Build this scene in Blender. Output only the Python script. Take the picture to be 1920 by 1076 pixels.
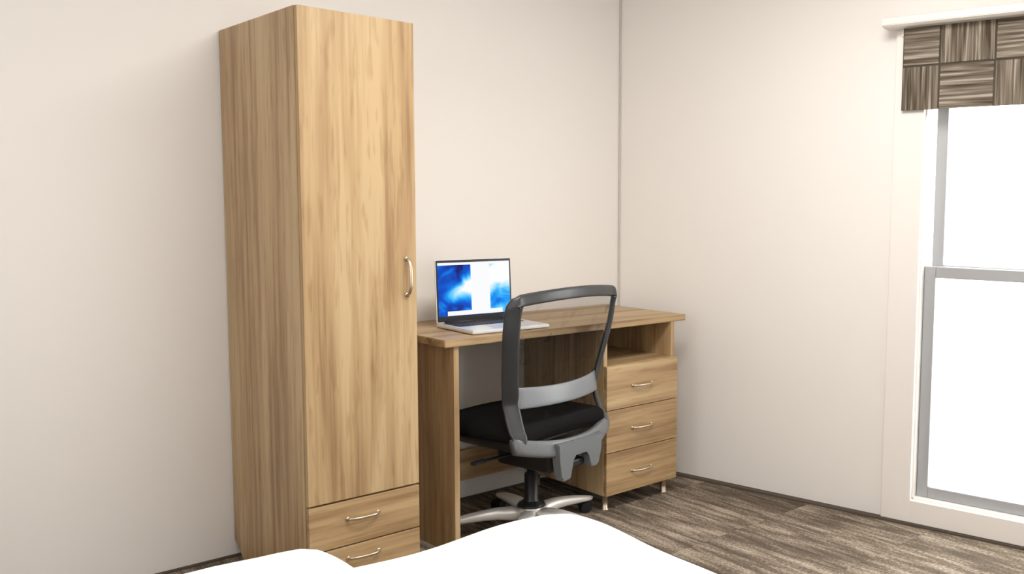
import bpy, bmesh, math, random
from mathutils import Vector, Matrix
random.seed(7)
for o in list(bpy.data.objects): bpy.data.objects.remove(o)
sc = bpy.context.scene
C = sc.collection
R = math.radians

# ---------------------------------------------------------------- camera
cd = bpy.data.cameras.new('camera'); cam = bpy.data.objects.new('camera', cd); C.objects.link(cam)
cd.sensor_width = 36; cd.lens = 1714.96 * 36 / 1920
cd.shift_x = -273.78 / 1920; cd.shift_y = 2.52 / 1920
cd.clip_start = .02; cd.clip_end = 200
rt = Vector((0.71741224, -0.69656414, 0.01086631)); up = Vector((0.05558003, 0.07277786, 0.99579829)); fw = Vector((0.69442821, 0.71379394, -0.09092679))
m = Matrix((rt, up, -fw)).transposed().to_4x4(); m.translation = Vector((-2.74928512, -3.08225356, 1.17460982))
cam.matrix_world = m
sc.camera = cam
# ---------------------------------------------------------------- world, lights, exposure
sc.view_settings.view_transform = 'Standard'; sc.view_settings.look = 'None'
sc.view_settings.gamma = 1; sc.view_settings.use_curve_mapping = False
sc.view_settings.exposure = -0.15
w = bpy.data.worlds.new('overcast_sky'); sc.world = w; w.use_nodes = True
bg = w.node_tree.nodes['Background']; bg.inputs[0].default_value = (1.0, .985, .96, 1); bg.inputs[1].default_value = 10.0

def area(name, loc, aim, sx, sy, watts, col):
    l = bpy.data.lights.new(name, 'AREA'); l.shape = 'RECTANGLE'; l.size = sx; l.size_y = sy; l.energy = watts; l.color = col
    o = bpy.data.objects.new(name, l); C.objects.link(o); o.location = loc
    o.rotation_euler = (Vector(aim) - Vector(loc)).to_track_quat('-Z', 'Y').to_euler(); return o
area('ceiling_lamp_light', (-1.15, -1.75, 2.27), (-1.15, -1.75, 0), 1.15, .55, 41, (1, .955, .90))
area('rear_fill_light', (-2.4, -3.82, 1.35), (-1.6, 0, 1.0), 1.5, 1.2, 12, (1, .985, .965))  # unseen area light added behind the camera as fill
area('left_fill_light', (-3.70, -1.75, 1.15), (-1.7, -.5, .7), 1.2, 1.3, 26, (1, .99, .975))  # added out of view to lift the wardrobe side; no window there

BA = 0.1852                                     # the right wall opens a little past a right angle
WD = Vector((math.sin(BA), -math.cos(BA), 0))   # along the right wall, towards the camera
WN = Vector((-math.cos(BA), -math.sin(BA), 0))  # its normal, into the room
CEIL = 2.35; YB = -3.9; XL = -3.75

# ---------------------------------------------------------------- materials
def mat(name, col, rough=.5, metal=0, spec=.5):
    x = bpy.data.materials.new(name); x.use_nodes = True
    b = x.node_tree.nodes['Principled BSDF']
    b.inputs['Base Color'].default_value = (*col, 1); b.inputs['Roughness'].default_value = rough
    b.inputs['Metallic'].default_value = metal; b.inputs['Specular IOR Level'].default_value = spec
    return x
def N(x, t, **k):
    n = x.node_tree.nodes.new(t)
    for a, v in k.items(): setattr(n, a, v)
    return n
def L(x, a, b): x.node_tree.links.new(a, b)
def ramp(x, stops):
    n = N(x, 'ShaderNodeValToRGB'); e = n.color_ramp.elements
    e[0].position, e[0].color = stops[0][0], (*stops[0][1], 1); e[1].position, e[1].color = stops[-1][0], (*stops[-1][1], 1)
    for p, c in stops[1:-1]: q = e.new(p); q.color = (*c, 1)
    return n
def coords(x, scale, rot=(0, 0, 0), rnd=3.0):
    tc = N(x, 'ShaderNodeTexCoord'); mp = N(x, 'ShaderNodeMapping'); mp.inputs['Scale'].default_value = scale; mp.inputs['Rotation'].default_value = rot
    oi = N(x, 'ShaderNodeObjectInfo'); ad = N(x, 'ShaderNodeVectorMath', operation='MULTIPLY_ADD')
    cx = N(x, 'ShaderNodeCombineXYZ')
    for i in range(3): L(x, oi.outputs['Random'], cx.inputs[i])
    L(x, cx.outputs[0], ad.inputs[0]); ad.inputs[1].default_value = (rnd, rnd * 1.7, rnd * .6); L(x, tc.outputs['Object'], ad.inputs[2])
    L(x, ad.outputs[0], mp.inputs[0]); return mp
def bump(x, src, strength, dist=.002):
    b = N(x, 'ShaderNodeBump'); b.inputs['Strength'].default_value = strength; b.inputs['Distance'].default_value = dist
    L(x, src, b.inputs['Height']); L(x, b.outputs[0], x.node_tree.nodes['Principled BSDF'].inputs['Normal'])

def wood(name, grain, tone=1.0, cath=1.0):
    """pale oak laminate; grain = axis the grain runs along"""
    x = mat(name, (1, 1, 1), .42, spec=.35); bs = x.node_tree.nodes['Principled BSDF']
    long, wide = 1.0, 27
    sc3 = [wide] * 3; sc3['xyz'.index(grain)] = long
    mp = coords(x, sc3)
    n1 = N(x, 'ShaderNodeTexNoise'); n1.inputs['Scale'].default_value = 1.0; n1.inputs['Detail'].default_value = 3; n1.inputs['Distortion'].default_value = .35; L(x, mp.outputs[0], n1.inputs['Vector'])
    sc4 = [75] * 3; sc4['xyz'.index(grain)] = 3.0
    mp2 = coords(x, sc4); n2 = N(x, 'ShaderNodeTexNoise'); n2.inputs['Scale'].default_value = 1.0; n2.inputs['Detail'].default_value = 2; L(x, mp2.outputs[0], n2.inputs['Vector'])
    sc5 = [4.2 * cath] * 3; sc5['xyz'.index(grain)] = .42 * cath
    mp3 = coords(x, sc5); n3 = N(x, 'ShaderNodeTexNoise'); n3.inputs['Scale'].default_value = 1.0; n3.inputs['Detail'].default_value = 1; n3.inputs['Distortion'].default_value = .5; L(x, mp3.outputs[0], n3.inputs['Vector'])
    # contour lines of the slow noise give the cathedral figure
    mul = N(x, 'ShaderNodeMath', operation='MULTIPLY'); mul.inputs[1].default_value = 22; L(x, n3.outputs[0], mul.inputs[0])
    sn = N(x, 'ShaderNodeMath', operation='SINE'); L(x, mul.outputs[0], sn.inputs[0])
    a1 = N(x, 'ShaderNodeMath', operation='MULTIPLY_ADD'); a1.inputs[1].default_value = .13; L(x, sn.outputs[0], a1.inputs[0]); L(x, n1.outputs[0], a1.inputs[2])
    a2 = N(x, 'ShaderNodeMath', operation='MULTIPLY_ADD'); a2.inputs[1].default_value = .55; L(x, n2.outputs[0], a2.inputs[0]); L(x, a1.outputs[0], a2.inputs[2])
    t = tone * .78
    r = ramp(x, [(.52, (.38 * t, .235 * t, .115 * t)), (.68, (.52 * t, .345 * t, .18 * t)), (.80, (.585 * t, .405 * t, .215 * t)), (1.0, (.68 * t, .495 * t, .28 * t))])
    L(x, a2.outputs[0], r.inputs[0])
    sc6 = [85] * 3; sc6['xyz'.index(grain)] = 9
    mp4 = coords(x, sc6); n4 = N(x, 'ShaderNodeTexNoise'); n4.inputs['Scale'].default_value = 1.0; n4.inputs['Detail'].default_value = 1; L(x, mp4.outputs[0], n4.inputs['Vector'])
    r4 = ramp(x, [(.56, (1, 1, 1)), (.72, (.84, .80, .75))]); L(x, n4.outputs[0], r4.inputs[0])
    mm = N(x, 'ShaderNodeMix', data_type='RGBA', blend_type='MULTIPLY'); mm.inputs[0].default_value = 1
    L(x, r.outputs[0], mm.inputs[6]); L(x, r4.outputs[0], mm.inputs[7]); L(x, mm.outputs[2], bs.inputs['Base Color'])
    bump(x, a2.outputs[0], .15, .0006); return x

M = {}
M['wood_z'] = wood('oak_upright', 'z'); M['wood_x'] = wood('oak_lengthwise', 'x'); M['wood_y'] = wood('oak_deep', 'y')
M['top'] = wood('oak_worktop', 'x', .93)
M['edge'] = wood('oak_edging', 'z', 1.12)
x = M['wall'] = mat('painted_plaster', (.85, .825, .80), .75, spec=.25)
mp = coords(x, (60, 60, 60), rnd=0); n = N(x, 'ShaderNodeTexNoise'); n.inputs['Scale'].default_value = 4; L(x, mp.outputs[0], n.inputs['Vector']); bump(x, n.outputs[0], .05, .001)
M['ceiling'] = mat('ceiling_paint', (.87, .855, .835), .8)
M['gloss_white'] = mat('white_gloss_paint', (.86, .83, .80), .38)
M['corner_shade'] = mat('corner_shade_paint', (.60, .565, .54), .7)  # greyer wall tone, corner shade put into the colour
M['strip'] = mat('dark_base_strip', (.105, .085, .068), .9, spec=.1)  # dark brown for the wall-base strips and the slab under the tiles
M['chrome'] = mat('polished_chrome', (.82, .80, .77), .12, 1)
M['satin'] = mat('satin_nickel', (.66, .56, .44), .34, 1)
M['polished'] = mat('polished_aluminium', (.95, .93, .90), .36, .45)
M['alu'] = mat('grey_aluminium', (.42, .43, .45), .4, .3)
M['black'] = mat('black_plastic', (.012, .012, .013), .38)
M['fabric_black'] = mat('black_seat_fabric', (.0075, .007, .007), .95, spec=.15)
x = M['grey_plastic'] = mat('graphite_plastic', (.031, .033, .037), .33, spec=.6)
M['pale_plastic'] = mat('light_grey_plastic', (.20, .215, .235), .36, spec=.6)
M['mid_plastic'] = mat('mid_grey_plastic', (.14, .15, .16), .34, spec=.6)
M['silver'] = mat('silver_anodised', (.80, .79, .80), .3, .5)
M['key'] = mat('dark_keys', (.02, .02, .03), .5)
x = M['linen'] = mat('white_cotton', (.90, .895, .88), .85, spec=.2)
mp = coords(x, (7, 7, 7)); n = N(x, 'ShaderNodeTexNoise'); n.inputs['Scale'].default_value = 1; n.inputs['Detail'].default_value = 3; L(x, mp.outputs[0], n.inputs['Vector']); bump(x, n.outputs[0], .25, .01)
M['mattress'] = mat('mattress_ticking', (.75, .74, .72), .9)
M['ground'] = mat('pale_paving', (.55, .54, .52), .9)
x = M['glass'] = bpy.data.materials.new('window_glass'); x.use_nodes = True; nt = x.node_tree; nt.nodes.clear()
o_ = N(x, 'ShaderNodeOutputMaterial'); mx = N(x, 'ShaderNodeMixShader'); tr = N(x, 'ShaderNodeBsdfTransparent'); gl = N(x, 'ShaderNodeBsdfGlossy'); gl.inputs['Roughness'].default_value = .02
tr.inputs[0].default_value = (.93, .95, .95, 1); mx.inputs[0].default_value = .06
L(x, tr.outputs[0], mx.inputs[1]); L(x, gl.outputs[0], mx.inputs[2]); L(x, mx.outputs[0], o_.inputs[0])
x = M['mesh'] = bpy.data.materials.new('black_mesh_fabric'); x.use_nodes = True; nt = x.node_tree; nt.nodes.clear()
o_ = N(x, 'ShaderNodeOutputMaterial'); mx = N(x, 'ShaderNodeMixShader'); tr = N(x, 'ShaderNodeBsdfTransparent'); df = N(x, 'ShaderNodeBsdfDiffuse'); df.inputs[0].default_value = (.02, .019, .018, 1)
mx.inputs[0].default_value = .30; L(x, tr.outputs[0], mx.inputs[1]); L(x, df.outputs[0], mx.inputs[2]); L(x, mx.outputs[0], o_.inputs[0])

def stripes(name, along, cols, fine, longs, rough=.95, trans=0):
    x = mat(name, (1, 1, 1), rough, spec=.1); bs = x.node_tree.nodes['Principled BSDF']
    s = [fine] * 3; s['xyz'.index(along)] = longs
    mp = coords(x, s, rnd=5); n = N(x, 'ShaderNodeTexNoise'); n.inputs['Scale'].default_value = 1; n.inputs['Detail'].default_value = 2.5; n.inputs['Distortion'].default_value = .25
    L(x, mp.outputs[0], n.inputs['Vector'])
    r = ramp(x, cols); L(x, n.outputs[0], r.inputs[0]); L(x, r.outputs[0], bs.inputs['Base Color'])
    bump(x, n.outputs[0], .5, .003)
    if trans:
        out = x.node_tree.nodes['Material Output']; t = N(x, 'ShaderNodeBsdfTranslucent'); mx = N(x, 'ShaderNodeMixShader'); mx.inputs[0].default_value = trans
        L(x, r.outputs[0], t.inputs[0]); L(x, bs.outputs[0], mx.inputs[1]); L(x, t.outputs[0], mx.inputs[2]); L(x, mx.outputs[0], out.inputs[0])
    return x
bc = [(.33, (.13, .10, .072)), (.46, (.28, .23, .18)), (.55, (.40, .34, .27)), (.66, (.70, .63, .54))]
M['blind_h'] = stripes('blind_crosswise', 'x', bc, 105, 3.5, trans=.42)
M['blind_v'] = stripes('blind_upright', 'z', bc, 105, 3.5, trans=.42)
M['blind_seam'] = mat('blind_seam', (.055, .04, .03), .9)
# carpet: streaks along the right wall, with light and dark planks
x = M['carpet'] = mat('streaked_carpet', (1, 1, 1), .97, spec=.08); bs = x.node_tree.nodes['Principled BSDF']
def cnoise(scale, detail, rnd, dist=.2):
    mp = coords(x, scale, rnd=rnd); n = N(x, 'ShaderNodeTexNoise'); n.inputs['Scale'].default_value = 1; n.inputs['Detail'].default_value = detail; n.inputs['Distortion'].default_value = dist
    L(x, mp.outputs[0], n.inputs['Vector']); return n
na = cnoise((44, 5.2, 10), 4, 4, .25); nb = cnoise((11, 3.0, 10), 1, 4); nc = cnoise((190, 90, 200), 2, 0)
m1 = N(x, 'ShaderNodeMath', operation='MULTIPLY_ADD'); m1.inputs[1].default_value = .55; L(x, nb.outputs[0], m1.inputs[0]); L(x, na.outputs[0], m1.inputs[2])
m2 = N(x, 'ShaderNodeMath', operation='MULTIPLY_ADD'); m2.inputs[1].default_value = .75; L(x, nc.outputs[0], m2.inputs[0]); L(x, m1.outputs[0], m2.inputs[2])
r = ramp(x, [(.88, (.085, .066, .050)), (1.0, (.0, 0, 0))])
r.color_ramp.elements[1].color = (.42, .355, .285, 1)
mr = N(x, 'ShaderNodeMapRange'); mr.inputs[1].default_value = .86; mr.inputs[2].default_value = 1.45; L(x, m2.outputs[0], mr.inputs[0])
r.color_ramp.elements[0].position = 0; q = r.color_ramp.elements.new(.42); q.color = (.15, .118, .090, 1); q = r.color_ramp.elements.new(.62); q.color = (.235, .19, .148, 1)
L(x, mr.outputs[0], r.inputs[0]); L(x, r.outputs[0], bs.inputs['Base Color']); bump(x, m2.outputs[0], .8, .006)
# laptop wallpaper (the screen emits)
x = M['screen'] = bpy.data.materials.new('laptop_wallpaper'); x.use_nodes = True; nt = x.node_tree; nt.nodes.clear()
o_ = N(x, 'ShaderNodeOutputMaterial'); em = N(x, 'ShaderNodeEmission'); em.inputs[1].default_value = 1.15
tc = N(x, 'ShaderNodeTexCoord'); mp = N(x, 'ShaderNodeMapping'); mp.inputs['Scale'].default_value = (7, 1, 10); mp.inputs['Rotation'].default_value = (0, R(24), 0); L(x, tc.outputs['Object'], mp.inputs[0])
n = N(x, 'ShaderNodeTexNoise'); n.inputs['Scale'].default_value = 1.3; n.inputs['Detail'].default_value = 4; n.inputs['Distortion'].default_value = .8; L(x, mp.outputs[0], n.inputs['Vector'])
sp = N(x, 'ShaderNodeSeparateXYZ'); L(x, tc.outputs['Object'], sp.inputs[0])
def mth(op, a, b=None, c=None):
    k = N(x, 'ShaderNodeMath', operation=op)
    for i, v in enumerate((a, b, c)):
        if v is None: continue
        if hasattr(v, 'links'): L(x, v, k.inputs[i])
        else: k.inputs[i].default_value = v
    return k.outputs[0]
# a bright galaxy band rising to the right: distance from the line z = .095 + .33 x
dl = mth('SUBTRACT', sp.outputs[2], mth('MULTIPLY_ADD', sp.outputs[0], .36, .062))
band = mth('POWER', 2.718, mth('MULTIPLY', mth('MULTIPLY', dl, dl), -900))
grow = mth('MULTIPLY', band, mth('MULTIPLY_ADD', sp.outputs[0], 5.0, .02))
pale = mth('MULTIPLY', mth('GREATER_THAN', sp.outputs[0], .205), .20)
val = mth('ADD', mth('ADD', mth('MULTIPLY_ADD', n.outputs[0], 1.3, -.34), grow), pale)
r = ramp(x, [(.12, (.018, .02, .16)), (.30, (.01, .10, .62)), (.46, (.02, .33, .92)), (.62, (.14, .62, 1)), (.95, (.95, .98, 1))])
L(x, val, r.inputs[0]); L(x, r.outputs[0], em.inputs[0]); L(x, em.outputs[0], o_.inputs[0])
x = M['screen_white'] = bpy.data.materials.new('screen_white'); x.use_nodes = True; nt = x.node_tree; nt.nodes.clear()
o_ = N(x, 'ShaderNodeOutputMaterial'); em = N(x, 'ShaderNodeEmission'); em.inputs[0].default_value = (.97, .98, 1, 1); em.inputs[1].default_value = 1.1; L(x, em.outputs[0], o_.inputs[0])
x = M['lamp_diffuser'] = bpy.data.materials.new('lamp_diffuser'); x.use_nodes = True; nt = x.node_tree; nt.nodes.clear()
o_ = N(x, 'ShaderNodeOutputMaterial'); em = N(x, 'ShaderNodeEmission'); em.inputs[0].default_value = (1, .93, .84, 1); em.inputs[1].default_value = 3; L(x, em.outputs[0], o_.inputs[0])

# ---------------------------------------------------------------- mesh helpers
def obj(name, bm, m, parent=None, loc=(0, 0, 0), rot=(0, 0, 0), smooth=False):
    me = bpy.data.meshes.new(name); bmesh.ops.recalc_face_normals(bm, faces=bm.faces); bm.to_mesh(me); bm.free()
    me.materials.append(M[m] if isinstance(m, str) else m)
    if smooth: me.shade_smooth() if hasattr(me, 'shade_smooth') else None
    o = bpy.data.objects.new(name, me); C.objects.link(o); o.location = loc; o.rotation_euler = rot
    if parent: o.parent = parent
    return o
def thing(name, label, cat, loc=(0, 0, 0), rz=0, group=None):
    o = bpy.data.objects.new(name, None); C.objects.link(o); o.location = loc; o.rotation_euler = (0, 0, rz); o.empty_display_size = .1
    o['label'] = label; o['category'] = cat
    if group: o['group'] = group
    return o
def tag(o, label, cat, group=None):
    o['label'] = label; o['category'] = cat
    if group: o['group'] = group
    return o
def struct(name, bm, m, **k):
    o = obj(name, bm, m, **k); o['kind'] = 'structure'; return o
def box(x0, x1, y0, y1, z0, z1, bev=0, seg=2, bm=None):
    b = bmesh.new(); v = bmesh.ops.create_cube(b, size=1)['verts']
    for p in v: p.co = Vector((x0 + (p.co.x + .5) * (x1 - x0), y0 + (p.co.y + .5) * (y1 - y0), z0 + (p.co.z + .5) * (z1 - z0)))
    if bev: bmesh.ops.bevel(b, geom=b.edges[:], offset=bev, segments=seg, affect='EDGES', profile=.5)
    if bm is None: return b
    merge(bm, b); return bm
def merge(bm, b):
    me = bpy.data.meshes.new('t'); b.to_mesh(me); b.free(); bm.from_mesh(me); bpy.data.meshes.remove(me)
def prism(poly, axis, a, b_, bm=None, bev=0):
    """extrude a 2-D polygon along axis from a to b_"""
    b = bmesh.new()
    def P(u, v, t): return {'x': (t, u, v), 'y': (u, t, v), 'z': (u, v, t)}[axis]
    lo = [b.verts.new(P(u, v, a)) for u, v in poly]; hi = [b.verts.new(P(u, v, b_)) for u, v in poly]
    b.faces.new(lo); b.faces.new(hi[::-1]); n = len(poly)
    for i in range(n): b.faces.new((lo[i], hi[i], hi[(i + 1) % n], lo[(i + 1) % n]))
    if bev: bmesh.ops.bevel(b, geom=b.edges[:], offset=bev, segments=2, affect='EDGES')
    if bm is None: return b
    merge(bm, b); return bm
def cyl(p0, p1, r0, r1=None, seg=20, bm=None):
    r1 = r0 if r1 is None else r1; p0, p1 = Vector(p0), Vector(p1); d = p1 - p0
    b = bmesh.new(); bmesh.ops.create_cone(b, cap_ends=True, segments=seg, radius1=r0, radius2=r1, depth=d.length)
    mt = Matrix.Translation((p0 + p1) / 2) @ d.to_track_quat('Z', 'Y').to_matrix().to_4x4(); bmesh.ops.transform(b, matrix=mt, verts=b.verts)
    if bm is None: return b
    merge(bm, b); return bm
def lathe(prof, cx=0, cy=0, seg=24, bm=None):
    b = bmesh.new(); rows = []
    for r_, z in prof: rows.append([b.verts.new((cx + r_ * math.cos(2 * math.pi * i / seg), cy + r_ * math.sin(2 * math.pi * i / seg), z)) for i in range(seg)])
    for A, B in zip(rows, rows[1:]):
        for i in range(seg): b.faces.new((A[i], A[(i + 1) % seg], B[(i + 1) % seg], B[i]))
    b.faces.new(rows[0][::-1]); b.faces.new(rows[-1])
    if bm is None: return b
    merge(bm, b); return bm
def sweep(path, wid, nrm, ws, ts, n=12, bm=None, p=3.2):
    """closed-ended sweep of a superellipse section; wid / nrm: width and thickness directions per point; ws / ts full sizes"""
    b = bmesh.new(); rows = []
    for i, c in enumerate(path):
        c = Vector(c); W = Vector(wid[i]).normalized(); T = Vector(nrm[i]); T = (T - W * T.dot(W)).normalized(); row = []
        for k in range(n):
            a = 2 * math.pi * (k + .5) / n; ca, sa = math.cos(a), math.sin(a)
            u = math.copysign(abs(ca) ** (2 / p), ca) * ws[i] / 2; v = math.copysign(abs(sa) ** (2 / p), sa) * ts[i] / 2
            row.append(b.verts.new(c + W * u + T * v))
        rows.append(row)
    for A, B in zip(rows, rows[1:]):
        for k in range(n): b.faces.new((A[k], A[(k + 1) % n], B[(k + 1) % n], B[k]))
    b.faces.new(rows[0][::-1]); b.faces.new(rows[-1])
    if bm is None: return b
    merge(bm, b); return bm
def spline(pts, n):
    """Catmull-Rom through tuples, n samples per span"""
    P = [Vector(p) for p in pts]; P = [P[0] * 2 - P[1]] + P + [P[-1] * 2 - P[-2]]; out = []
    for i in range(1, len(P) - 2):
        for k in range(n):
            t = k / n; a, b, c, d = P[i - 1:i + 3]
            out.append(.5 * ((2 * b) + (c - a) * t + (2 * a - 5 * b + 4 * c - d) * t * t + (3 * b - a - 3 * c + d) * t ** 3))
    out.append(P[-2]); return out
def interp(x, xs, ys):
    if x <= xs[0]: return ys[0]
    for a, b, c, d in zip(xs, xs[1:], ys, ys[1:]):
        if x <= b: return c + (d - c) * (x - a) / (b - a)
    return ys[-1]
def rounded(hx, hy, hz, r, n=10, f=None, nx=None):
    """box with rounded edges as a dense soft skin; f(Vector)->Vector displaces it"""
    b = bmesh.new(); bmesh.ops.create_cube(b, size=2)
    bmesh.ops.subdivide_edges(b, edges=b.edges[:], cuts=n, use_grid_fill=True)
    H = (hx, hy, hz); rr = [min(r, h * .999) for h in H]
    for v in b.verts:
        p = v.co
        q = Vector([math.copysign(abs(p[i]) ** .8, p[i]) * H[i] for i in range(3)]); c = Vector([max(-(H[i] - rr[i]), min(H[i] - rr[i], q[i])) for i in range(3)])
        d = Vector([(q[i] - c[i]) / rr[i] for i in range(3)])
        if d.length > 1e-6: d.normalize()
        v.co = Vector([c[i] + d[i] * rr[i] for i in range(3)])
        if f: v.co = f(v.co)
    return b
def wall_pt(d, z, off=0): return WD * d + WN * off + Vector((0, 0, z))
def wallbox(d0, d1, z0, z1, o0, o1, bev=0):
    """box laid against the right wall, in that wall's own axes (x = along, y = out from wall)"""
    b = box(d0, d1, o0, o1, z0, z1, bev)
    return b
WR = math.atan2(WD.y, WD.x)      # rotation that takes local x to WD; local y then points out of the room
# local +y after that rotation = (-WD.y, WD.x) = outwards, so offsets into the room are negative y

# ---------------------------------------------------------------- the room
XR = YB / WD.y * WD.x
struct('floor', prism([(XL, YB), (XR, YB), (0, 0), (XL, 0)], 'z', -.12, -.006), 'strip')
floor = bpy.data.objects['floor']
def clip(poly, d=.012):   # keep the room side of the right wall
    out = []; f = lambda p: Vector((p[0], p[1], 0)).dot(WN) - d
    for a, b in zip(poly, poly[1:] + poly[:1]):
        fa, fb = f(a), f(b)
        if fa >= 0: out.append(a)
        if fa * fb < 0: t = fa / (fa - fb); out.append((a[0] + (b[0] - a[0]) * t, a[1] + (b[1] - a[1]) * t))
    return out
TS = .48
for i in range(9):
    for j in range(9):
        x1 = .70 - i * TS + .12; y1 = -.012 - j * TS
        x0, y0 = max(x1 - TS, XL + .01), max(y1 - TS, YB + .01)
        if x1 <= XL + .05 or y1 <= YB + .05: continue
        g = .0005; poly = clip([(x0 + g, y0 + g), (x1 - g, y0 + g), (x1 - g, y1 - g), (x0 + g, y1 - g)])
        if len(poly) < 3: continue
        cx, cy = sum(p[0] for p in poly) / len(poly), sum(p[1] for p in poly) / len(poly)
        if max(p[0] for p in poly) - min(p[0] for p in poly) < .03: continue
        t = obj('carpet_tile', prism([(a - cx, b - cy) for a, b in poly], 'z', -.006, 0), 'carpet', floor, (cx, cy, 0))
struct('wall_back', box(XL - .1, .12, 0, .1, -.12, CEIL), 'wall')
struct('wall_left', box(XL - .1, XL, YB, 0, -.12, CEIL), 'wall')
struct('ceiling', prism([(XL, YB), (XR, YB), (0, 0), (XL, 0)], 'z', CEIL, CEIL + .1), 'ceiling')
struct('wall_front', box(XL - .1, XR, YB - .1, YB, -.12, CEIL), 'wall')
# right wall with the tall window opening
OD0, OD1, OZ0, OZ1 = 1.385, 2.62, .092, 1.70; LEN = YB / WD.y
wb = bmesh.new()
box(0, OD0, 0, .12, -.12, CEIL, bm=wb); box(OD1, LEN, 0, .12, -.12, CEIL, bm=wb)
box(OD0, OD1, 0, .12, -.12, OZ0, bm=wb); box(OD0, OD1, 0, .12, OZ1, CEIL, bm=wb)
struct('wall_right', wb, 'wall', rot=(0, 0, WR))
# grey corner strip standing in for shade; dark strips along the wall bases
struct('corner_shade_strip', box(-.007, 0, -.008, -.0004, 0, CEIL, .001), 'corner_shade')
struct('base_strip_back', box(XL, -.012, -.012, 0, -.006, .006, .001), 'strip')
struct('base_strip_right', box(.0, LEN, -.032, 0, -.006, .007, .001), 'strip', rot=(0, 0, WR))
# window
win = struct('window_1', wallbox(OD0 - .11, OD0 + .002, .0075, OZ1 + .108, -.02, 0, .003), 'gloss_white', rot=(0, 0, WR))   # near architrave
obj('architrave', box(OD1 - .002, OD1 + .11, -.02, 0, .0075, OZ1 + .108, .003), 'gloss_white', win)
obj('architrave', box(OD0, OD1, -.0198, 0, OZ1 - .002, OZ1 + .107, .003), 'gloss_white', win)
obj('bottom_board', box(OD0, OD1, -.0198, 0, .0075, OZ0 + .001, .003), 'gloss_white', win)
lin = bmesh.new()
box(OD0, OD0 + .008, .0, .12, OZ0, OZ1, bm=lin); box(OD1 - .008, OD1, 0, .12, OZ0, OZ1, bm=lin); box(OD0, OD1, 0, .12, OZ0, OZ0 + .008, bm=lin); box(OD0, OD1, 0, .12, OZ1 - .008, OZ1, bm=lin)
obj('reveal_lining', lin, 'gloss_white', win)
def sash(name, z0, z1, y0, y1, sw, lw):
    b = bmesh.new(); a, c = OD0 + .009 + sw, OD1 - .009 - sw
    box(a, a + lw, y0, y1, z0, z1, .003, bm=b); box(c - lw, c, y0, y1, z0, z1, .003, bm=b)
    box(a + lw, c - lw, y0, y1, z0, z0 + lw, .003, bm=b); box(a + lw, c - lw, y0, y1, z1 - lw, z1, .003, bm=b)
    s = obj(name, b, 'alu', win); ym = (y0 + y1) / 2
    obj('pane', box(a + lw, c - lw, ym - .002, ym + .002, z0 + lw, z1 - lw), 'glass', s); return s
sash('upper_sash', .925, OZ1 - .012, .062, .092, .014, .042)
sash('lower_sash', OZ0 + .008, .962, .026, .056, .0, .042)
# white head board above the blind
hb = prism([(-.020, 1.812), (-.075, 1.812), (-.088, 1.820), (-.088, 1.842), (-.075, 1.850), (-.020, 1.850)], 'x', 1.245, 2.78, bev=.002)
obj('head_board', hb, 'gloss_white', win)
# outside
gr = struct('trim_2', box(1.0, 30, -20, 20, -.6, -.5), 'ground'); gr.name = 'ground'

# blind: patchwork roman blind, two rows of patches
bl = thing('roman_blind', 'brown patchwork fabric blind hanging at the top of the tall window', 'blind', (0, 0, 0), WR)
obj('headrail', box(1.30, 2.70, -.031, -.021, 1.785, 1.8105, .002), 'gloss_white', bl)
BY = -.0335
obj('lining', box(1.307, 2.69, BY, BY + .001, 1.522, 1.811), mat('blind_lining', (.07, .055, .042), .9) , bl)
lm = bpy.data.objects['lining'].data.materials[0]
out = lm.node_tree.nodes['Material Output']; t = N(lm, 'ShaderNodeBsdfTranslucent'); t.inputs[0].default_value = (.85, .80, .72, 1); mx = N(lm, 'ShaderNodeMixShader'); mx.inputs[0].default_value = .10
L(lm, lm.node_tree.nodes['Principled BSDF'].outputs[0], mx.inputs[1]); L(lm, t.outputs[0], mx.inputs[2]); L(lm, mx.outputs[0], out.inputs[0])
cols = [1.307, 1.441] + [1.441 + .19 * k for k in range(1, 7)] + [2.69]
for k in range(len(cols) - 1):
    a, b = cols[k] + .0035, cols[k + 1] - .0035
    if b - a < .02: continue
    for row, (z0, z1) in enumerate(((1.680, 1.811), (1.522, 1.673))):
        horiz = (k + row) % 2 == 0
        cx, cz = (a + b) / 2, (z0 + z1) / 2
        obj('fabric_patch', box(a - cx, b - cx, -.0022, 0, z0 - cz, z1 - cz, .0008, 1), 'blind_h' if horiz else 'blind_v', bl, (cx, BY, cz))
# ceiling lamp
cl = thing('ceiling_light', 'rectangular ceiling light panel above the bed', 'ceiling light', (-1.15, -1.75, CEIL))
fr = bmesh.new()
box(-.62, .62, -.32, -.29, -.05, -.001, bm=fr); box(-.62, .62, .29, .32, -.05, -.001, bm=fr); box(-.62, -.59, -.29, .29, -.05, -.001, bm=fr); box(.59, .62, -.29, .29, -.05, -.001, bm=fr)
obj('frame', fr, 'gloss_white', cl); obj('diffuser', box(-.59, .59, -.29, .29, -.04, -.03), 'lamp_diffuser', cl)

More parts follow.
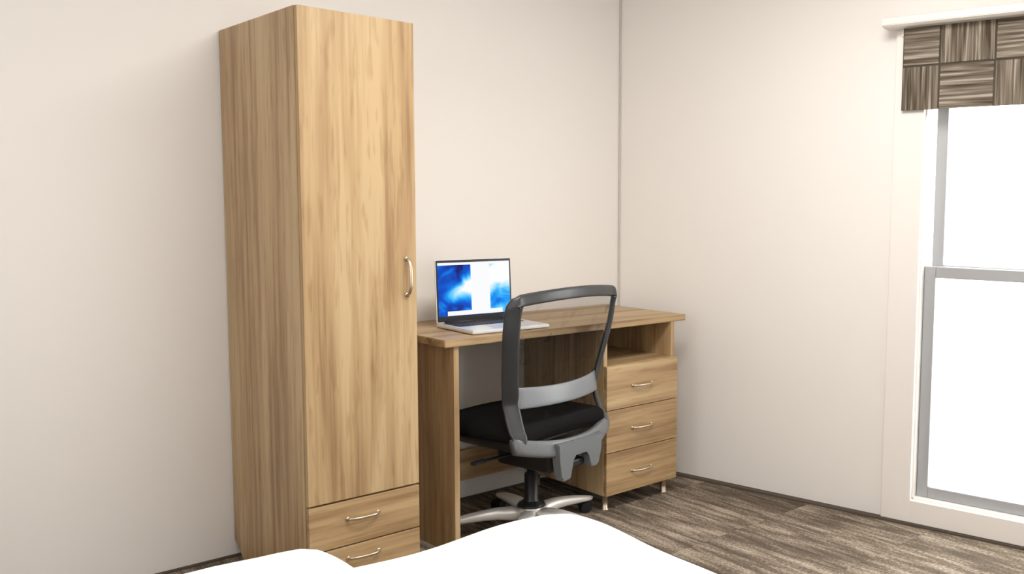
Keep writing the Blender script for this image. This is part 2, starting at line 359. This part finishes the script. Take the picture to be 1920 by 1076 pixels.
# ---------------------------------------------------------------- handles
def bow(parent, a, b, out_, r=.0045, proud=.026, mtl='satin'):
    a, b = Vector(a), Vector(b); d = b - a; o_ = Vector(out_)
    pts = [a - o_ * .001, a + d * .03 + o_ * proud * .45, a + d * .2 + o_ * proud * .88, a + d * .5 + o_ * proud, a + d * .8 + o_ * proud * .88, b - d * .03 + o_ * proud * .45, b - o_ * .001]
    P = spline(pts, 5); side = d.cross(o_).normalized()
    tg = [(P[min(i + 1, len(P) - 1)] - P[max(i - 1, 0)]).normalized() for i in range(len(P))]
    bm = sweep(P, [side] * len(P), [t_.cross(side) for t_ in tg], [r * 2.4] * len(P), [r * 1.5] * len(P), n=10, p=2.2)
    for e in (a, b): cyl(e - o_ * .0005, e + o_ * .004, r * 1.7, bm=bm, seg=14)
    return obj('handle', bm, mtl, parent, smooth=True)

# ---------------------------------------------------------------- wardrobe
WW, WDp, WH, WZ = .3549, .5778, 1.7052, .3034
wr = thing('wardrobe', 'tall narrow oak wardrobe with one door above two drawers', 'wardrobe', (-1.6975, 0, 0), .0093)
B0 = -.005; FT = .018; FY = -WDp + FT
prof = [(B0, .052), (B0, WH), (FY - .001, WH), (FY - .001, 0), (B0 - .115, 0)]      # scribe notch at the back foot
prof = [(B0, .058), (B0, WH), (FY, WH), (FY, .0), (B0 - .085, .0)]
obj('side_panel', prism(prof, 'x', 0, .018, bev=.0008), 'wood_z', wr)
obj('side_panel', prism(prof, 'x', WW - .018, WW, bev=.0008), 'wood_z', wr)
obj('top_panel', box(.018, WW - .018, FY, B0, WH - .018, WH - .0005), 'wood_y', wr)
obj('back_panel', box(.018, WW - .018, B0 - .006, B0, .06, WH - .018), 'wood_z', wr)
obj('shelf', box(.018, WW - .018, FY + .002, B0 - .006, WZ - .01, WZ + .008), 'wood_y', wr)
obj('plinth', box(.018, WW - .018, FY + .02, FY + .038, 0, .05), 'wood_x', wr)
door = obj('door', box(.002, WW - .001, -WDp, FY - .001, WZ + .002, WH - .001, .0012), 'wood_z', wr)
hx = .3549 - .034
bow(door, (hx, -WDp, .895), (hx, -WDp, 1.005), (0, -1, 0), r=.0045, proud=.028)
for z0, z1, hz in ((.1665, WZ - .004, .2455), (.030, .1625, .127)):
    d = obj('drawer', box(.002, WW - .001, -WDp, FY - .001, z0, z1, .0012), 'wood_x', wr)
    bow(d, (.118, -WDp, hz), (.214, -WDp, hz), (0, -1, 0), r=.0036, proud=.022)

# ---------------------------------------------------------------- desk
dk = thing('desk', 'oak desk with three drawers and open niche against the back wall', 'desk', (-1.21, 0, 0), .0131)
DY = -.5098; TW = -.0833 + 1.21 + .005; PX0, PX1, PF = -.5273 + 1.21, -.1471 + 1.21, -.5296; B1 = -.017
tp = [(0, B1), (TW, B1), (TW, DY), (0, DY)]
obj('desktop', prism(tp, 'z', .7055, .73, bev=.0022), 'top', dk)
obj('end_panel', box(.040, .060, DY + .012, B1, 0, .7052, .001), 'wood_z', dk)
obj('rail', box(.060, PX0, B1 - .018, B1, .085, .205, .001), 'wood_x', dk)
pw = .018
sp_ = [(PX0, PX0 + pw), (PX1 - pw, PX1)]
for a, b in sp_: obj('side_panel', box(a, b, PF + .0185, B1, .064, .7052, .001), 'wood_z', dk)
obj('back_panel', box(PX0 + pw, PX1 - pw, B1 - .01, B1, .064, .7052), 'wood_z', dk)
obj('shelf', box(PX0 + pw, PX1 - pw, PF + .0185, B1 - .01, .549, .566, .001), 'top', dk)
obj('bottom_panel', box(PX0 + pw, PX1 - pw, PF + .0185, B1 - .01, .064, .082), 'wood_x', dk)
zs = [.5665, .3958, .2313, .064]
for k in range(3):
    d = obj('drawer', box(PX0 + .001, PX1 + .003, PF, PF + .018, zs[k + 1] + .0015, zs[k] - .0015, .0012), 'wood_x', dk)
    zc = (.479, .3135, .1435)[k]; xm = (PX0 + PX1) / 2 - .005
    bow(d, (xm - .052, PF, zc), (xm + .052, PF, zc), (0, -1, 0), r=.0034, proud=.020)
for a in (PX0 + .032, PX1 - .028):
    for y in (PF + .045, B1 - .04):
        obj('foot', lathe([(.017, 0), (.018, .003), (.013, .006), (.013, .058), (.019, .060), (.019, .0645)], a, y), 'satin', dk, smooth=True)

# ---------------------------------------------------------------- laptop
lw, ldp, lh = .318, .250, .226
lp = thing('laptop', 'open silver laptop with a blue wallpaper standing on the desk', 'laptop', (-1.061, -.214, .7302), R(-1.7))
tl = R(3.3)
b = prism([(0, 0), (lw, 0), (lw, -ldp), (0, -ldp)], 'z', .002, .014, bev=.0035)
base = obj('base', b, 'silver', lp)
for a in (.03, lw - .03):
    for y in (-.025, -ldp + .025): obj('rubber_foot', cyl((a, y, 0), (a, y, .003), .006), 'black', base)
obj('keyboard_well', box(.022, lw - .022, -.125, -.018, .0139, .0143), 'key', base)
ks = bmesh.new()
for r_ in range(6):
    for c_ in range(14):
        x0 = .025 + c_ * .01915; y0 = -.122 + r_ * .0172
        box(x0, x0 + .0162, y0, y0 + .0145, .0142, .0156, bm=ks)
kk = obj('keys', ks, 'key', base); kk['kind'] = 'stuff'
obj('trackpad', box(lw / 2 - .052, lw / 2 + .052, -.235, -.145, .0139, .0143, 0), mat('trackpad_silver', (.62, .62, .64), .35, .4), base)
lid = obj('lid', box(0, lw, 0, .006, 0, lh, .0025), 'silver', lp, (0, -.004, .014), (-tl, 0, 0))
lid.location = (0, -.008, .0155)
obj('bezel', box(.003, lw - .003, -.0008, .0002, .003, lh - .003), 'black', lid)
sw, sh = lw - .018, lh - .034
scr = obj('screen', box(0, sw, -.0006, 0, 0, sh), 'screen', lid, (.009, -.0008, .022))
obj('menu_bar', box(.0, sw, -.0010, -.0006, sh - .009, sh), 'screen_white', scr)
obj('glare_band', box(.134, .213, -.0012, -.0006, .012, sh + .0), 'screen_white', scr)  # white glare across the display, built in as an emissive band
obj('dock', box(.035, sw - .035, -.0011, -.0006, .001, .017), 'screen_white', scr)
obj('hinge', cyl((.03, -.006, .0150), (lw - .03, -.006, .0150), .0045, seg=14), 'black', lp, smooth=True)

# ---------------------------------------------------------------- office chair
ch = thing('office_chair', 'black and grey mesh back office chair on a polished five star base', 'office chair', (-.84, -.48, 0), R(11))
ZP = [.34, .40, .44, .48, .52, .56, .60, .68, .76, .84, .88]
YP = [-.165, -.144, -.121, -.106, -.096, -.103, -.108, -.125, -.14, -.152, -.156]
WP = [.237, .235, .234, .231, .231, .239, .246, .260, .272, .274, .272]
def prof_y(z): return interp(z, ZP, YP)
def prof_w(z): return interp(z, ZP, WP)
side = []
zz = [.405, .43, .46, .49, .52, .56, .60, .65, .70, .75, .79, .82]
left = [Vector((-.222, -.160, .372))] + [Vector((-(prof_w(z) - .014), prof_y(z) - .013, z)) for z in zz]
corner = [Vector((-.258, -.170, .848)), Vector((-.247, -.174, .860))]
top = [Vector((xx, -.178 - .030 * (1 - (xx / .22) ** 2), .866 + .012 * (1 - (xx / .22) ** 2))) for xx in (-.225, -.15, -.075, 0)]
half = left + corner + top
full = half + [Vector((-p.x, p.y, p.z)) for p in half[-2::-1]]
P = spline(full, 3); nP = len(P)
wid, nrm, ws, ts = [], [], [], []
for i, p in enumerate(P):
    tg = (P[min(i + 1, nP - 1)] - P[max(i - 1, 0)]).normalized()
    k = max(0, min(1, (abs(tg.x) - .2) / .6)); s_ = -1 if p.x < 0 else 1
    a = R(40)
    wside = Vector((-s_ * math.cos(a), -math.sin(a), 0)); wtop = Vector((0, -.12, -1 if p.z > .6 else 1))
    W = (wside * (1 - k) + wtop * k).normalized(); wid.append(W); nrm.append(tg.cross(W) if s_ < 0 else tg.cross(W))
    ws.append(.056 * (1 - k) + .040 * k if p.z > .6 else .056 - .016 * max(0, min(1, (.42 - p.z) / .04))); ts.append(.020)
bf = obj('back_frame', sweep(P, wid, nrm, ws, ts, n=16, p=3.5), 'grey_plastic', ch, smooth=True)
# mesh panel inside the frame
def panel(z0, z1, nz=14, nx=12, inset=.02):
    b = bmesh.new(); rows = []
    for i in range(nz + 1):
        z = z0 + (z1 - z0) * i / nz; w_ = prof_w(z) - inset; row = []
        for j in range(nx + 1):
            u = -1 + 2 * j / nx
            zt = z + (.010 * (1 - u * u) if i == nz else 0)
            row.append(b.verts.new((u * w_, prof_y(z) - .014 - .022 * (1 - u * u), zt)))
        rows.append(row)
    for A, B in zip(rows, rows[1:]):
        for j in range(nx): b.faces.new((A[j], A[j + 1], B[j + 1], B[j]))
    bmesh.ops.solidify(b, geom=b.faces[:], thickness=.0008); return b
obj('mesh_panel', panel(.38, .848), 'mesh', ch, smooth=True)
# lumbar bar
xs = [-.205 + .410 * i / 16 for i in range(17)]
Pl = [Vector((xx, -.118 - .045 * (1 - (xx / .222) ** 2), .536 - .006 * (1 - (xx / .222) ** 2))) for xx in xs]
obj('lumbar_bar', sweep(Pl, [(0, .12, 1)] * 17, [(0, 1, 0)] * 17, [.074 - .008 * (1 - (xx / .222) ** 2) for xx in xs], [.014] * 17, n=16, p=4), 'pale_plastic', ch, smooth=True)
# lower yoke joining the posts
xs = [-.242 + .484 * i / 20 for i in range(21)]
Py = [Vector((xx, -.150 - .062 * (1 - (xx / .236) ** 2), .382 - .030 * (1 - (xx / .236) ** 2))) for xx in xs]
yk = sweep(Py, [(0, .25, 1)] * 21, [(0, 1, 0)] * 21, [.054 + .010 * (1 - abs(xx / .236)) for xx in xs], [.034] * 21, n=16, p=4)
# bracket plate with an opening in its middle
pp = [(-.118, .378), (.118, .378), (.108, .318), (.098, .272), (.082, .262), (.052, .268), (.045, .312), (.030, .330), (-.030, .330), (-.045, .312), (-.052, .250), (-.090, .246), (-.104, .262), (-.110, .318)]
br = prism(pp, 'y', -.232, -.198, bev=.004)
obj('back_yoke', yk, 'mid_plastic', ch, smooth=True)
obj('back_bracket', br, 'mid_plastic', ch)
obj('bracket_arm', box(-.05, .05, -.205, -.10, .270, .300, .008), 'black', ch)
obj('tilt_knob', cyl((-.03, -.150, .292), (.03, -.150, .292), .026, seg=24), 'black', ch, smooth=True)
# seat
def sf(v):
    v = v.copy(); u, t = v.x / .238, v.y / .225
    v.x *= 1 - .10 * max(0, t) ** 2 - .06 * max(0, -t) ** 2
    v.z += .010 * (1 - u * u) - .022 * max(0, t) ** 3 - .004 * t
    return v
obj('seat', rounded(.236, .232, .032, .030, 14, sf), 'fabric_black', ch, (0, .060, .405), smooth=True)
def ss(v):
    v = v.copy(); k = (v.z + .03) / .06; v.x *= .62 + .36 * k; v.y *= .60 + .36 * k; return v
obj('seat_shell', rounded(.236, .226, .032, .030, 10, ss), 'black', ch, (0, .055, .352), smooth=True)
mech = box(-.085, .085, -.165, .09, .255, .325, .016, 3)
obj('tilt_mechanism', mech, 'black', ch, smooth=False)
lv = cyl((-.07, .0, .305), (-.235, .0, .312), .006, seg=12); box(-.285, -.225, -.012, .012, .306, .318, .004, bm=lv)
obj('height_lever', lv, 'black', ch)
obj('gas_column', lathe([(.030, .098), (.030, .118), (.0255, .122), (.0245, .215), (.015, .217), (.0145, .264)]), 'black', ch, smooth=True)
obj('hub_cover', lathe([(.052, .099), (.047, .107), (.034, .113), (.031, .118)]), 'black', ch, smooth=True)
obj('hub', lathe([(.028, .052), (.040, .060), (.043, .088), (.034, .104), (.030, .108)]), 'polished', ch, smooth=True)
R0 = .308
for k in range(5):
    a = R(-66 - 11 + 72 * k); d = Vector((math.cos(a), math.sin(a), 0)); s = Vector((-d.y, d.x, 0))
    hub_z = .082
    rs = [.030, .07, .12, .17, .22, .265, .292, R0]
    zs_ = [.090, .095, .0945, .088, .079, .069, .062, .058]; zb = [.046, .050, .055, .054, .050, .046, .044, .046]
    path = [d * r_ + Vector((0, 0, (a_ + b_) / 2)) for r_, a_, b_ in zip(rs, zs_, zb)]
    leg = sweep(path, [s] * 8, [(0, 0, 1)] * 8, [.056, .052, .048, .044, .041, .038, .034, .020], [a_ - b_ for a_, b_ in zip(zs_, zb)], n=14, p=3)
    lg = obj('base_leg', leg, 'polished', ch, smooth=True)
    cc = d * (R0 - .018); ca = R(40 * k + 20); e = Vector((math.cos(ca), math.sin(ca), 0)); f = Vector((-e.y, e.x, 0)) * .012
    cs = bmesh.new()
    for q_ in (-1, 1):
        c0 = cc + f + e * 0; cyl(c0 + e * (q_ * .006) + Vector((0, 0, .0215)), c0 + e * (q_ * .019) + Vector((0, 0, .0215)), .0212, seg=22, bm=cs)
    cyl(cc + Vector((0, 0, .025)), cc + Vector((0, 0, .056)), .006, seg=12, bm=cs)
    hood = cc + f; cyl(hood - e * .0055 + Vector((0, 0, .028)), hood + e * .0055 + Vector((0, 0, .028)), .0235, seg=20, bm=cs)
    obj('caster', cs, 'black', ch)

# ---------------------------------------------------------------- bed
random.seed(3)
def nz(x, y, s=1.0): return math.sin(x * 5.1 + 1.3 * math.sin(y * 3.7)) * .5 + math.sin(y * 7.3 + x * 2.9 + 1.0) * .3 + math.sin(x * 13 + y * 9) * .2
bed = thing('bed', 'single bed frame mostly under the white bedding at the bottom edge', 'bed', (-2.5, -2.0, 0))
fb = bmesh.new(); box(-.90, .88, -.43, .39, .20, .28, .006, bm=fb); obj('bed_base', fb, 'wood_x', bed)
obj('headboard', box(-.945, -.90, -.45, .41, .10, .85, .006), 'wood_x', bed)
for a in (-.86, .82):
    for y in (-.39, .34): obj('leg', cyl((a, y, 0), (a, y, .20), .022, .028), 'black', bed, smooth=True)
mt = obj('mattress', rounded(.895, .415, .085, .04, 12), 'mattress', None, (-2.5, -2.02, .366), smooth=True); tag(mt, 'white mattress lying on the bed frame beneath the duvet', 'mattress')
# duvet: draped sheet over the mattress, thick
def duvet():
    x0, x1, y0, y1 = -3.02, -1.525, -2.475, -1.53; zt = .524; rr = .06
    b = bmesh.new(); nx, ny = 70, 56; top_, bot = [], []
    def pt(u, v, th):
        # u,v arc-length coordinates running past the edges and down the sides
        def bend(t, lo, hi, hang):
            # returns horizontal coordinate and drop
            q = rr * math.pi / 2
            if t < lo + rr:
                s = lo + rr - t
                if s < q: return lo + rr - (rr) * math.sin(s / rr), rr * (1 - math.cos(s / rr))
                return lo - .12 * (s - q), rr + (s - q)
            if t > hi - rr:
                s = t - (hi - rr)
                if s < q: return hi - rr + rr * math.sin(s / rr), rr * (1 - math.cos(s / rr))
                return hi + .12 * (s - q), rr + (s - q)
            return t, 0
        X, dx = bend(u, x0 - 1, x1, 0); Y, dy = bend(v, y0, y1, 0)
        drop = math.hypot(dx, dy) if max(dx, dy) <= rr else max(max(dx, dy), min(math.hypot(dx, dy), rr * 1.41))
        z = zt - min(drop, .26) + .007 * nz(u * 1.6, v * 1.9) + .004 * math.sin(u * 17 + 3 * math.sin(v * 6))
        if drop > rr: X += .3 * max(0, dx - rr) * .12 * math.sin(v * 22); Y += .3 * max(0, dy - rr) * .12 * math.sin(u * 19)
        # rounded plan corner
        cx, cy = x1 - .10, y1 - .10
        if X > cx and Y > cy:
            r_ = math.hypot(X - cx, Y - cy); m_ = max(X - cx, Y - cy); k = min(1, m_ / max(r_, 1e-6) + .08); X = cx + (X - cx) * k; Y = cy + (Y - cy) * k
        cy2 = y0 + .10
        if X > cx and Y < cy2:
            r_ = math.hypot(X - cx, Y - cy2); m_ = max(X - cx, cy2 - Y); k = min(1, m_ / max(r_, 1e-6) + .08); X = cx + (X - cx) * k; Y = cy2 + (Y - cy2) * k
        return Vector((X, Y, z - th))
    U = [x0 + (x1 - x0 + .18) * i / nx for i in range(nx + 1)]; V = [y0 - .18 + (y1 - y0 + .36) * j / ny for j in range(ny + 1)]
    g = [[b.verts.new(pt(u, v, 0)) for v in V] for u in U]
    for i in range(nx):
        for j in range(ny): b.faces.new((g[i][j], g[i + 1][j], g[i + 1][j + 1], g[i][j + 1]))
    bmesh.ops.recalc_face_normals(b, faces=b.faces)
    bmesh.ops.solidify(b, geom=b.faces[:], thickness=.022)
    return b
dv = obj('duvet', duvet(), 'linen', None, smooth=True); tag(dv, 'plain white duvet draped over the foot of the bed', 'duvet')
def pf(v):
    u, t = v.x / .33, v.y / .21; k = (1 - .45 * abs(u) ** 5) * (1 - .45 * abs(t) ** 5); v = v.copy(); v.z *= k; v.z += .003 * nz(v.x * 4, v.y * 4); return v
pl = obj('pillow', rounded(.33, .21, .056, .054, 18, pf), 'linen', None, (-2.452, -1.868, .592), (0, 0, R(1)), smooth=True); tag(pl, 'plump white pillow on the bed in front of the wardrobe', 'pillow')
